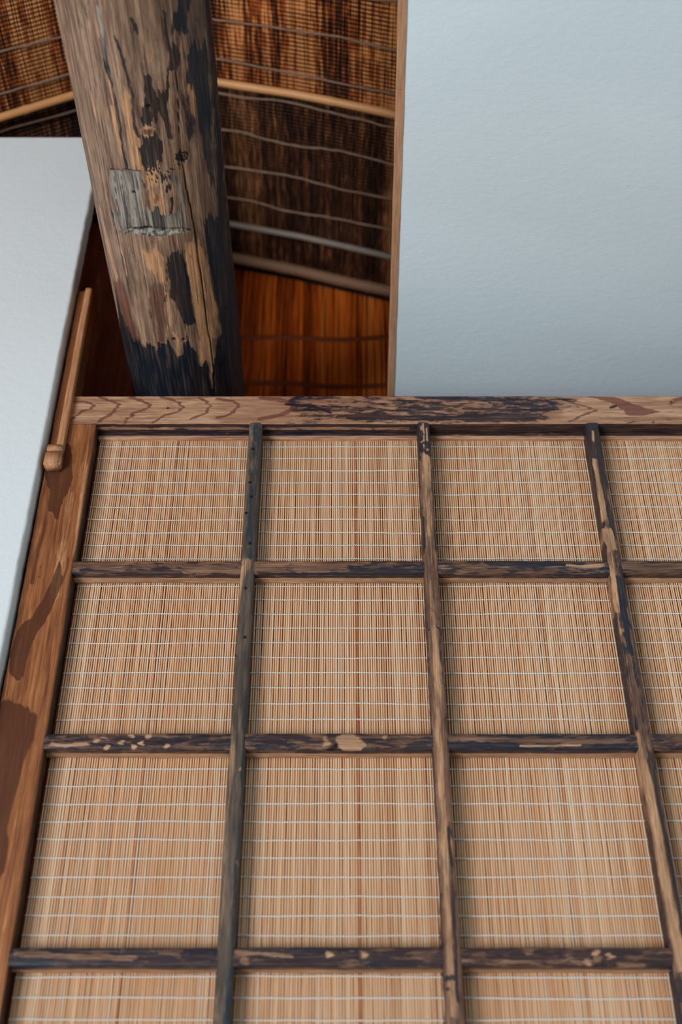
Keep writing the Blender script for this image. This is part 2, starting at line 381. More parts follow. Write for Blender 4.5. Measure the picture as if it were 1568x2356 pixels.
def z3(pts): return [(450+x/2.412, 1600+y/2.412) for x, y in pts]
def z4(pts): return [(1000+x/2.76, 1600+y/2.76) for x, y in pts]
bar1_f = [
 ('line', D_, .45, [(590,985),(588,1080),(580,1160),(572,1280)], 22),
 ('poly', L_, .55, [(555,1284),(583,1284),(581,1300),(560,1330)], 8), ('line', D_, -.5, [(556,1290),(583,1290)], 8),
 ('line', D_, -.6, [(556,1300),(553,1360),(548,1420)], 12), ('line', L_, .8, [(554,1300),(551,1360),(547,1410)], 10),
 ('line', L_, .4, [(584,1090),(582,1120),(576,1180)], 8),
 ('line', D_, -.35, [(545,1580),(538,1700),(528,1850),(515,2040),(500,2300)], 16), ('line', L_, .35, [(541,1600),(532,1780),(520,1950),(508,2150),(496,2340)], 12),
 ('line', D_, .4, [(568,1580),(558,1800),(540,2100),(522,2356)], 12),
 ('dots', K_, 1.4, [(582,1033),(575,1110),(578,1143),(566,1180),(575,1250),(565,1353),(563,1466),(540,1508)], 3.6),
 ('dots', L_, 1.2, [(588,990),(553,1766),(545,1985)], 4),
]
bar2_f = [
 ('poly', D_, .9, [(950,975),(995,975),(997,1050),(978,1040),(955,1035)], 12),
 ('line', L_, 1.5, [(967,982),(969,990)], 5), ('line', D_, -1.6, [(967,982),(969,990)], 5),
 ('line', D_, -1.7, [(972,979),(975,998)], 6), ('line', L_, 1.5, [(972,979),(975,998)], 6),
 ('line', D_, -1.7, [(982,986),(983,1016)], 6), ('line', L_, 1.5, [(982,986),(983,1016)], 6),
 ('line', D_, -1.7, [(975,1003),(975,1017)], 5), ('line', L_, 1.5, [(975,1003),(975,1017)], 5),
 ('dots', D_, -1.6, [(969,1016),(975,1028),(983,1036),(976,1034)], 3.5), ('dots', L_, 1.5, [(969,1016),(975,1028),(983,1036)], 3.5),
 ('line', L_, .75, [(979,1050),(981,1120),(986,1180),(989,1230)], 20), ('line', D_, -.5, [(979,1050),(981,1120),(986,1200)], 20),
 ('line', D_, .8, [(961,1040),(965,1150),(970,1230),(974,1275)], 6), ('line', D_, .7, [(994,1040),(999,1150),(1003,1270)], 6),
 ('line', D_, .6, [(972,1190),(976,1260)], 8), ('dots', L_, 1.2, [(975,1098)], 4),
 ('poly', L_, .4, [(972,1275),(1004,1275),(1006,1330),(974,1330)], 8), ('poly', D_, -.4, [(972,1275),(1004,1275),(1006,1330),(974,1330)], 8),
 ('line', L_, .7, [(990,1340),(994,1400),(998,1445)], 12), ('line', D_, .7, [(975,1340),(982,1500),(988,1640),(994,1760),(1003,1950)], 6),
 ('line', D_, .9, [(984,1446),(1010,1447)], 3),
 ('line', L_, 1.0, [(998,1450),(1006,1600),(1012,1724),(1020,1890),(1028,2077),(1034,2200),(1042,2340)], 15), ('line', D_, -.7, [(998,1450),(1006,1600),(1012,1724),(1020,1890),(1028,2077),(1034,2200)], 16),
 ('line', D_, .6, [(1012,2060),(1018,2180)], 9), ('line', R_, .6, [(1022,2090),(1026,2170)], 12), ('dots', K_, 1, [(1031,2275)], 4), ('line', D_, .8, [(1018,2248),(1042,2250)], 8),
 ('line', D_, .7, [(1030,1900),(1042,2080),(1052,2300)], 6),
]
bar3_f = [
 ('poly', D_, .35, [(1330,970),(1385,970),(1400,1120),(1350,1100)], 20),
 ('line', L_, .9, [(1362,990),(1364,1010)], 7), ('line', D_, -.8, [(1362,990),(1364,1012)], 7), ('line', L_, .9, [(1366,1055),(1374,1100),(1385,1150),(1389,1195)], 13), ('line', D_, -.75, [(1366,1055),(1374,1100),(1385,1150),(1389,1195)], 13),
 ('line', D_, .6, [(1385,1100),(1398,1170),(1408,1220)], 8), ('line', D_, .6, [(1350,1010),(1368,1110),(1382,1230)], 8),
 ('poly', L_, 1.2, [(1385,1215),(1408,1218),(1413,1240),(1418,1262),(1400,1270),(1388,1240)], 6), ('poly', D_, -.9, [(1385,1215),(1408,1218),(1413,1240),(1418,1262),(1400,1270),(1388,1240)], 6),
 ('line', L_, .8, [(1402,1270),(1405,1310),(1412,1350),(1418,1400),(1424,1450)], 20), ('line', D_, -.6, [(1402,1270),(1405,1310),(1412,1350),(1418,1400)], 18),
 ('line', D_, .8, [(1420,1330),(1435,1420),(1450,1500)], 10), ('line', D_, .6, [(1392,1250),(1400,1340),(1408,1420),(1425,1520)], 7),
 ('line', L_, .5, [(1428,1480),(1442,1560),(1455,1630)], 16),
 ('line', L_, 1.1, [(1462,1690),(1472,1740),(1485,1790),(1507,1890),(1529,2017),(1550,2140),(1566,2220),(1590,2340)], 20), ('line', D_, -.9, [(1462,1690),(1472,1740),(1485,1790),(1507,1890),(1529,2017),(1550,2140),(1566,2220)], 20),
 ('line', D_, 1.2, [(1471,1815),(1480,1870),(1490,1930)], 10), ('line', D_, .9, [(1498,1990),(1512,2060),(1530,2160)], 10), ('line', D_, .8, [(1455,1700),(1462,1760)], 8),
 ('line', D_, .8, [(1500,1770),(1520,1880),(1545,2010),(1568,2140)], 7),
]
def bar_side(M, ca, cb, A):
    s = (np.abs(ca) > .0075) & (cb > .003); M[s & (ca > 0), 0] += .9; M[s & (ca < 0), 0] += .35; M[s, 1] -= .3  # right-hand sides darkened more than left, shade put into their colour
def bar(xc, fs, base, mat, seed):
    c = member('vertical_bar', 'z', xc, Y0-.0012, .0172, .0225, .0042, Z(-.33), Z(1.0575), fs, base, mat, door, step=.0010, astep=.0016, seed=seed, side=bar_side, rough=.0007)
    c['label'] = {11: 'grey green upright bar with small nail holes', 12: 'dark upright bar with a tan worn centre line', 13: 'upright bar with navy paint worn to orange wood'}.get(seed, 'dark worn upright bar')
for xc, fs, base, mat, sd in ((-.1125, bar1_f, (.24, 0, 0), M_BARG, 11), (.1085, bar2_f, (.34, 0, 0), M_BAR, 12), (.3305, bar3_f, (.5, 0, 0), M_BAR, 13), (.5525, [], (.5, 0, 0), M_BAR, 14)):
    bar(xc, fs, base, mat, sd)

rail_f = {0: [
  ('poly', D_, -.12, [(165,1285),(560,1285),(560,1318),(165,1318)], 20), ('line', D_, .5, [(175,1290),(300,1288),(550,1289)], 5), ('line', D_, .6, [(180,1312),(300,1318),(420,1316)], 6),
  ('poly', D_, -.38, [(583,1290),(800,1290),(800,1312),(583,1312)], 20), ('line', D_, .8, [(700,1289),(850,1290),(975,1290)], 6), ('line', D_, .7, [(590,1316),(680,1320),(800,1318),(960,1317)], 6),
  ('poly', D_, -.1, [(1008,1288),(1160,1288),(1160,1318),(1008,1318)], 20), ('line', D_, .6, [(1120,1292),(1200,1300),(1340,1294)], 14), ('line', L_, .9, [(1310,1300),(1350,1303),(1385,1300)], 12), ('line', D_, -.8, [(1310,1302),(1350,1305),(1385,1300)], 10),
  ('line', D_, -.4, [(1425,1305),(1568,1303)], 14)],
 1: [('line', L_, 1.1, [(116,1712),(150,1716),(200,1712)], 8), ('line', D_, -1.0, [(116,1712),(150,1716),(200,1712)], 9),
  ('dots', L_, 1.5, [(220,1703),(278,1708),(325,1710),(300,1718),(385,1716),(240,1718),(345,1694),(310,1692),(245,1698)], 5), ('dots', D_, -1.4, [(220,1703),(278,1708),(325,1710),(300,1718),(385,1716),(240,1718),(345,1694),(310,1692)], 5),
  ('poly', L_, 1.6, [(772,1700),(785,1690),(812,1690),(832,1705),(836,1716),(822,1727),(795,1727),(780,1718)], 4), ('poly', D_, -1.6, [(772,1700),(785,1690),(812,1690),(832,1705),(836,1716),(822,1727),(795,1727),(780,1718)], 4),
  ('dots', K_, 1.2, [(765,1720),(772,1717),(758,1724)], 5), ('dots', L_, 1.4, [(748,1700),(750,1711),(743,1712),(880,1696)], 5), ('dots', D_, -1.4, [(748,1700),(750,1711),(743,1712),(880,1696)], 5),
  ('line', D_, -.35, [(1032,1700),(1200,1702),(1340,1706),(1440,1704)], 12), ('line', L_, .9, [(1200,1716),(1262,1716),(1335,1713)], 5), ('line', D_, -.7, [(1200,1716),(1262,1716),(1335,1713)], 5), ('line', D_, .5, [(1040,1685),(1440,1688)], 6)],
 2: [('line', D_, -.5, [(30,2190),(120,2200),(300,2205)], 12), ('line', L_, .4, [(40,2215),(200,2222),(400,2222)], 8), ('line', D_, -.5, [(545,2190),(660,2200)], 9), ('dots', D_, -1.3, [(835,2197),(750,2197),(560,2212),(1212,2188),(1370,2193),(1372,2206),(1400,2200),(1350,2215)], 6), ('dots', L_, 1.1, [(835,2197),(750,2197),(1370,2193),(1350,2215),(1400,2200)], 6),
  ('line', D_, -.3, [(1060,2210),(1200,2212),(1480,2220)], 8)]}
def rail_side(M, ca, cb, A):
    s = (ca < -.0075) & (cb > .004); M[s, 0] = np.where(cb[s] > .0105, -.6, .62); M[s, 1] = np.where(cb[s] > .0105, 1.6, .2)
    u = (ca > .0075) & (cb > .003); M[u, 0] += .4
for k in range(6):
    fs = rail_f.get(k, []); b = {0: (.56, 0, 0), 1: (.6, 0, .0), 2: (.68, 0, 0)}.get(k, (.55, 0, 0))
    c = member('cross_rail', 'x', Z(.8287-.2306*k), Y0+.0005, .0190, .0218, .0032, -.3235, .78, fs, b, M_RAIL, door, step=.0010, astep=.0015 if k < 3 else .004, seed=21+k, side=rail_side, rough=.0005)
    if k == 1: c['label'] = 'purplish black cross rail with a bare tan patch and knot'
member('stile', 'z', .8115, Y0, .062, .035, .0022, .1, Z(1.0568), [], (-.3, 0, .1), M_STILE, door, step=.004, astep=.006, seed=31)
V, f = box(-.323, .78, Y0+.008, Y0+.02, .1, Z(-.335)); link('lower_board', mesh('lower_board', V, f), M_STILE, door)

# reed screen: one continuous mat of thin vertical reeds behind the bars
def reeds(name, n, pos, rad, along, nside, nseg, mat, parent, wob=.0003, seed=1, shade=None):
    """pos(i, t) -> (n, nseg) arrays of centre x, y, z.  along = 1 (y) or 2 (z)"""
    r = np.random.default_rng(seed)
    i = np.arange(n)[:, None]; t = np.linspace(0, 1, nseg)[None, :]
    cx, cy, cz = pos(i, t); cx, cy, cz = [np.broadcast_to(a, (n, nseg)).copy() for a in (cx, cy, cz)]
    ph = r.random((n, 1))*6.28; fr = 3+r.random((n, 1))*9
    cx += wob*np.sin(ph+fr*t*6.28) + (r.random((n, 1))-.5)*wob*1.2
    R = rad*(.82+.3*r.random((n, 1)))*np.ones((n, nseg)); a = np.arange(nside)/nside*2*math.pi
    X = cx[:, :, None]+R[:, :, None]*np.cos(a)
    if along == 2: Y = cy[:, :, None]+R[:, :, None]*np.sin(a); Zz = cz[:, :, None]+0*a
    else: Y = cy[:, :, None]+0*a; Zz = cz[:, :, None]+R[:, :, None]*np.sin(a)
    V = np.stack([X, Y, Zz], -1).reshape(-1, 3)
    I = (np.arange(n)*nseg*nside)[:, None, None]; S = (np.arange(nseg-1)*nside)[None, :, None]; A = np.arange(nside)[None, None, :]; A2 = (A+1) % nside
    q = np.stack([I+S+A, I+S+A2, I+S+nside+A2, I+S+nside+A], -1).reshape(-1, 4)
    me = mesh(name, V, q, True)
    v = r.random(n) if shade is None else shade(r, n)
    at_ = np.ones((n, nseg*nside, 4)); at_[:, :, 0] = v[:, None]; at_[:, :, 1] = r.random(n)[:, None]; at_[:, :, 2] = 0
    color_attr(me, 'reed', at_.reshape(-1, 4)); return link(name, me, mat, parent)
NR = 408; RP = .0027; X0 = -.3185
def door_shade(r, n):
    base = np.interp(np.arange(n), np.arange(0, n+9, 7), r.random(len(np.arange(0, n+9, 7))))
    return np.clip(.38+.22*base+.34*(r.random(n)-.5)-.35*(r.random(n) < .05), 0, 1)
screen = reeds('reed_screen', NR, lambda i, t: (X0+i*RP, YR+.0016, Z(-.33)+t*(1.0555+.33)), .00112, 2, 8, 40, M_REED, door, .00020, 41, door_shade)
V, f = box(-.322, .782, YR+.0045, YR+.0065, Z(-.33), Z(1.0555)); link('backing_sheet', mesh('backing_sheet', V, f), M_SHEET, door)
# each cord winds round every reed: a pearl of thread on every reed, tilted like a twist
def cord(z, seed, name='cord', mat=M_CORD, parent=screen, n=NR):
    r = np.random.default_rng(seed); m = n
    sag = VN(seed); xs = X0+np.arange(m)*RP
    zz = z+(sag(xs*9)-.5)*.0016+(sag(xs*60+5)-.5)*.0006
    nr, ns = 5, 6; t = np.linspace(-1, 1, nr); prof = np.array([.35, .85, 1, .85, .35])*.00088; hl = .00150
    tilt = .22; a = np.arange(ns)/ns*2*math.pi
    px = xs[:, None, None]+t[None, :, None]*hl+0*a; yy = YR+.0004-.0009*(1-t**2)
    py = yy[None, :, None]+prof[None, :, None]*np.sin(a)*.8+0*px; pz = zz[:, None, None]+t[None, :, None]*hl*tilt+prof[None, :, None]*np.cos(a)+0*px
    V = np.stack([px, py, pz], -1).reshape(-1, 3)
    I = (np.arange(m)*nr*ns)[:, None, None]; S = (np.arange(nr-1)*ns)[None, :, None]; A = np.arange(ns)[None, None, :]; A2 = (A+1) % ns
    q = np.stack([I+S+A, I+S+nr*0+A2, I+S+ns+A2, I+S+ns+A], -1).reshape(-1, 4)
    return link(name, mesh(name, V, q, True), mat, parent)
kc = 0
while 1.0356-.02003*kc > -.32:
    cord(Z(1.0356-.02003*kc), 100+kc); kc += 1

# ------------------------------------------------------------------ jamb and rod beside the door
jamb = member('wooden_post', 'z', -.3690, Y0-.0002, .0198, .040, .0015, Z(.985), Z(1.312), [], (.12, -.2, .5), M_STILE, None, step=.002, astep=.003, seed=51)
tag(jamb, 'short reddish brown post rising above the lattice corner beside white wall', 'post')
rod = empty('wooden_rod', (0, 0, 0)); tag(rod, 'slim pale wooden rod with a square end block at the lattice corner', 'rod')
member('shaft', 'z', -.3625, 1.190, .0095, .0095, .0022, Z(1.0), Z(1.308), [], (-.6, .1, 0), M_ROD, rod, step=.0015, astep=.003, seed=52, rough=.0003)
def blockmesh(name, x0, x1, y0, y1, z0, z1, bev, mat, parent, label=None):
    import bmesh
    bm = bmesh.new(); bmesh.ops.create_cube(bm, size=1)
    for v in bm.verts: v.co = ((x0+x1)/2+v.co.x*(x1-x0), (y0+y1)/2+v.co.y*(y1-y0), (z0+z1)/2+v.co.z*(z1-z0))
    bmesh.ops.bevel(bm, geom=bm.edges[:], offset=bev, segments=3, affect='EDGES')
    me = bpy.data.meshes.new(name); bm.to_mesh(me); bm.free()
    for p in me.polygons: p.use_smooth = True
    o = link(name, me, mat, parent)
    if label: o['label'] = label
    return o
blockmesh('collar', -.3765, -.3573, 1.1835, 1.1995, Z(.9980), Z(1.0085), .0015, M_ROD, rod)
blockmesh('end_block', -.3775, -.3565, 1.182, 1.1995, Z(.9735), Z(.9975), .0026, M_ROD, rod, 'square pale block at the foot of the rod')

# ------------------------------------------------------------------ walls, ceiling, floor
def wall_mesh():
    # rounded plaster corner on the right edge, slightly wavy
    n = VN(61); m = 260; prof = [(-1.6, 0), (-.9, 0), (-.5, 0), (-.3905, 0), (-.3872, 0), (-.3852, .0006), (-.3838, .0020), (-.3831, .0045), (-.3829, .0052), (-.3829, .024), (-1.6, .024)]
    V = []
    zs = np.linspace(0, Z(1.655), m)
    for z in zs:
        for i, (x, y) in enumerate(prof):
            w = ((n(z*40)-.5)*.0012+(n(z*220+40)-.5)*.0009)*(5 <= i <= 9)
            V.append((x+w, 1.185+y, z))
    k = len(prof); Fc = []
    for a in range(m-1):
        for b in range(k):
            b2 = (b+1) % k; Fc.append((a*k+b, a*k+b2, (a+1)*k+b2, (a+1)*k+b))
    Fc.append(tuple(range(k))[::-1]); Fc.append(tuple((m-1)*k+i for i in range(k)))
    me = mesh('wall_left', V, Fc)
    for p in me.polygons:
        p.use_smooth = len(p.vertices) == 4 and all(V[i][0] > -.3880 and V[i][1] < 1.1905 for i in p.vertices)
    return me
wl = tag(link('wall_left', wall_mesh(), M_WALL), 'white plaster wall left of the lattice door', kind='structure')
HW = 1.25; ex = lambda y: .0633+.0121*y          # free edge of the ceiling board
V = [(ex(y)+dx if s == 0 else 2.4, y, z) for z in (Z(HW), Z(HW+.10)) for (s, y, dx) in ((0, -1.2, 0), (0, 1.615, 0), (1, 1.615, 0), (1, -1.2, 0))]
f = [(0, 1, 2, 3), (7, 6, 5, 4), (0, 4, 5, 1), (1, 5, 6, 2), (2, 6, 7, 3), (3, 7, 4, 0)]
tag(link('ceiling', mesh('ceiling', V, f), M_CEIL), 'flat white plaster ceiling right of the reed gap', kind='structure')
def strip(y0, y1, name):
    n = VN(int(abs(y0)*70)+5); m = 60; V = []; ys = np.linspace(y0, y1, m)
    for y in ys:
        w = (n(y*60)-.5)*.0006; w2 = (n(y*45+9)-.5)*.0006
        a, b = ex(y)-.0088+w2, ex(y)+.0006+w
        V += [(b, y, Z(HW)-.0012), (a+.0012, y, Z(HW)-.0012), (a, y, Z(HW)), (a, y, Z(HW+.02)), (b, y, Z(HW+.02))]
    Fc = [(i*5+j, i*5+(j+1) % 5, (i+1)*5+(j+1) % 5, (i+1)*5+j) for i in range(m-1) for j in range(5)]+[(4, 3, 2, 1, 0), tuple((m-1)*5+i for i in range(5))]
    me = mesh(name, V, Fc); nv = len(me.vertices)
    color_attr(me, 'marks', np.tile([-.6, .1, 0, 1], (nv, 1))); color_attr(me, 'marks2', np.tile([0, 0, 0, 1], (nv, 1)))
    return tag(link(name, me, M_TRIM), kind='structure')
yj = HW/1.51
strip(-1.2, yj-.0003, 'trim_1'); strip(yj+.0003, 1.613, 'trim_2')
V, f = box(-1.6, 2.4, 1.64, 1.70, 0, Z(2.0)); tag(link('wall_back', mesh('wall_back', V, f), M_BACK), kind='structure')
V, f = box(-1.7, 2.5, -2.5, 1.7, -.05, 0); tag(link('floor', mesh('floor', V, f), M_FLOOR), kind='structure')
V, f = box(2.4, 2.5, -1.2, 1.7, 0, Z(2.0)); tag(link('wall_right', mesh('wall_right', V, f), M_WALL), kind='structure')
V, f = box(.845, 2.4, 1.2, 1.24, 0, Z(HW)); 
V, f = box(.8435, 2.4, 1.205, 1.24, 0, Z(1.107)); tag(link('wall_front', mesh('wall_front', V, f), M_WALL), kind='structure')

# ------------------------------------------------------------------ reed ceiling in the gap
CX = np.array([-1.6, -1.2, -.9, -.68, -.562, -.449, -.36, -.28, -.206, -.08, .091, .35, .7]); CH = np.array([.9, 1.22, 1.47, 1.64, 1.718, 1.782, 1.822, 1.838, 1.823, 1.788, 1.730, 1.64, 1.5])
ch = lambda x: np.interp(x, CX, CH)
NC = 560
def roof_shade(r, n):
    x = np.arange(n); b = np.interp(x, np.arange(0, n+30, 5), r.random(len(np.arange(0, n+30, 5))))
    return np.clip(.62*b+.38*r.random(n), 0, 1)
def roof_pos(y0, y1, dz):
    def f(i, t):
        x = -1.45+i*.0036; nn = VN(5); y = y0+t*(y1-y0)
        return (x, y, Z(ch(x))+.003+dz+(nn(y*14, x*8)-.5)*.006)
    return f
mat_roof = reeds('reed_mat', NC, roof_pos(-.6, 1.187, 0), .0019, 1, 6, 50, M_ROOF, None, .0006, 71, roof_shade)
tag(mat_roof, 'orange brown reed mat on the sloped ceiling before the bright bamboo strip', 'reed mat')
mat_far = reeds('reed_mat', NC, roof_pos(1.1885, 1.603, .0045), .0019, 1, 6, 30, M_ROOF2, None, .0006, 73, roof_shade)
tag(mat_far, 'darker reed mat on the ceiling beyond the bright bamboo strip', 'reed mat')
def tube(name, pts, rad, mat, parent=None, ns=8):
    pts = np.array(pts); n = len(pts); rad = np.broadcast_to(rad, (n,))
    d = np.gradient(pts, axis=0); d /= np.linalg.norm(d, axis=1)[:, None]
    up = np.array([0, 1., 0.1]); s = np.cross(d, up); s /= np.linalg.norm(s, axis=1)[:, None]; u = np.cross(s, d)
    a = np.arange(ns)/ns*2*math.pi
    V = pts[:, None, :]+rad[:, None, None]*(s[:, None, :]*np.cos(a)[None, :, None]+u[:, None, :]*np.sin(a)[None, :, None])
    V = V.reshape(-1, 3); Fc = [(i*ns+j, i*ns+(j+1) % ns, (i+1)*ns+(j+1) % ns, (i+1)*ns+j) for i in range(n-1) for j in range(ns)]
    Fc += [tuple(range(ns)), tuple((n-1)*ns+j for j in range(ns))]
    return link(name, mesh(name, V, Fc, True), mat, parent)
for k, y in enumerate([.70, .775, .85, .925, 1.0, 1.078, 1.153, 1.214, 1.291, 1.367, 1.437]):
    nn = VN(80+k); xs = np.linspace(-1.2, .5, 340)
    P = np.stack([xs, y+(nn(xs*11)-.5)*.012+(nn(xs*60)-.5)*.002, Z(ch(xs))-(.003 if y < 1.19 else .0015)], 1)
    tube('cord', P,   .0018*(.8+.4*nn(xs*150+3)), M_OLDCORD, mat_roof if y < 1.19 else mat_far, 6)
def batten(name, y, rad, mat, label, nodes=(), sk=0., seed=0):
    nn = VN(seed+90); xs = np.linspace(-1.1, .45, 180); P = np.stack([xs, y+sk*xs+(nn(xs*5)-.5)*.006, Z(ch(xs))-.004-rad], 1)
    R = rad*(1+.06*(nn(xs*30)-.5)); 
    for q in nodes: R = R*(1+.14*np.exp(-((xs-q)/.004)**2))
    return tag(tube(name, P, R, mat, None, 14), label, 'batten')
batten('bamboo_batten', 1.187, .0070, M_BAMBOO, 'bright tan bamboo strip crossing the reed ceiling nearest the viewer', (-.02, -.52, .3), 0, 1)
batten('bamboo_batten', 1.488, .0060, M_BAMBOO2, 'thin grey bamboo strip in the dark far part of reed ceiling', (.02,), 0, 2)
batten('branch_batten', 1.568, .0105, M_LATH, 'thick brown branch batten along the top of the orange reed wall', (-.11, .05), 0, 3)
# unseen roof boards added above the reeds to keep world light out
V = []; xs = list(CX)
for y in (-.8, 1.7):
    for x in xs: V.append((x, y, Z(float(ch(x)))+.014))
    for x in xs: V.append((x, y, Z(float(ch(x)))+.030))
n = len(xs); f = []
for i in range(n-1):
    f += [(i, 2*n+i, 2*n+i+1, i+1), (n+i, n+i+1, 3*n+i+1, 3*n+i), (i, i+1, n+i+1, n+i), (2*n+i, 3*n+i, 3*n+i+1, 2*n+i+1)]
f += [(0, n, 3*n, 2*n), (n-1, 3*n-1, 4*n-1, 2*n-1)]
tag(link('roof_blocker', mesh('roof_blocker', V, f), M_DARK), kind='structure')

# orange reed mat on the back wall
ow = reeds('orange_reed_mat', 330, lambda i, t: (-.62+i*.0042, 1.607, 0+t*(Z(ch(-.62+i*.0042))-.004-0)), .0019, 2, 6, 30, M_ORNG, None, .0012, 72, roof_shade)
tag(ow, 'bright orange reed mat hanging upright behind the log below the branch batten', 'reed mat')
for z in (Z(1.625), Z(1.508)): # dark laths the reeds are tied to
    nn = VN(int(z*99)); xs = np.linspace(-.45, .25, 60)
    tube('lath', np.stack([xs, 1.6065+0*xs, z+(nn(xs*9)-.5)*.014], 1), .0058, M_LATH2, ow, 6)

# dark red board behind the left wall
xs = [-1.0, -.8, -.62, -.562, -.449, -.36, -.318]; V = []
for y in (1.45, 1.47):
    V += [(-1.0, y, 0), (-.318, y, 0)]+[(x, y, Z(float(ch(x)))-.012) for x in xs[::-1]]
k = len(xs)+2; f = [tuple(range(k)), tuple(range(2*k-1, k-1, -1))]+[(i, k+i, k+(i+1) % k, (i+1) % k) for i in range(k)]
me = mesh('dark_board', V, f); color_attr(me, 'marks', np.tile([.1, 0, 0, 1], (len(V), 1))); color_attr(me, 'marks2', np.tile([0, 0, 0, 1], (len(V), 1)))
tag(link('dark_board', me, M_RED), 'dark red brown wooden board standing behind the log beside white wall', 'board')

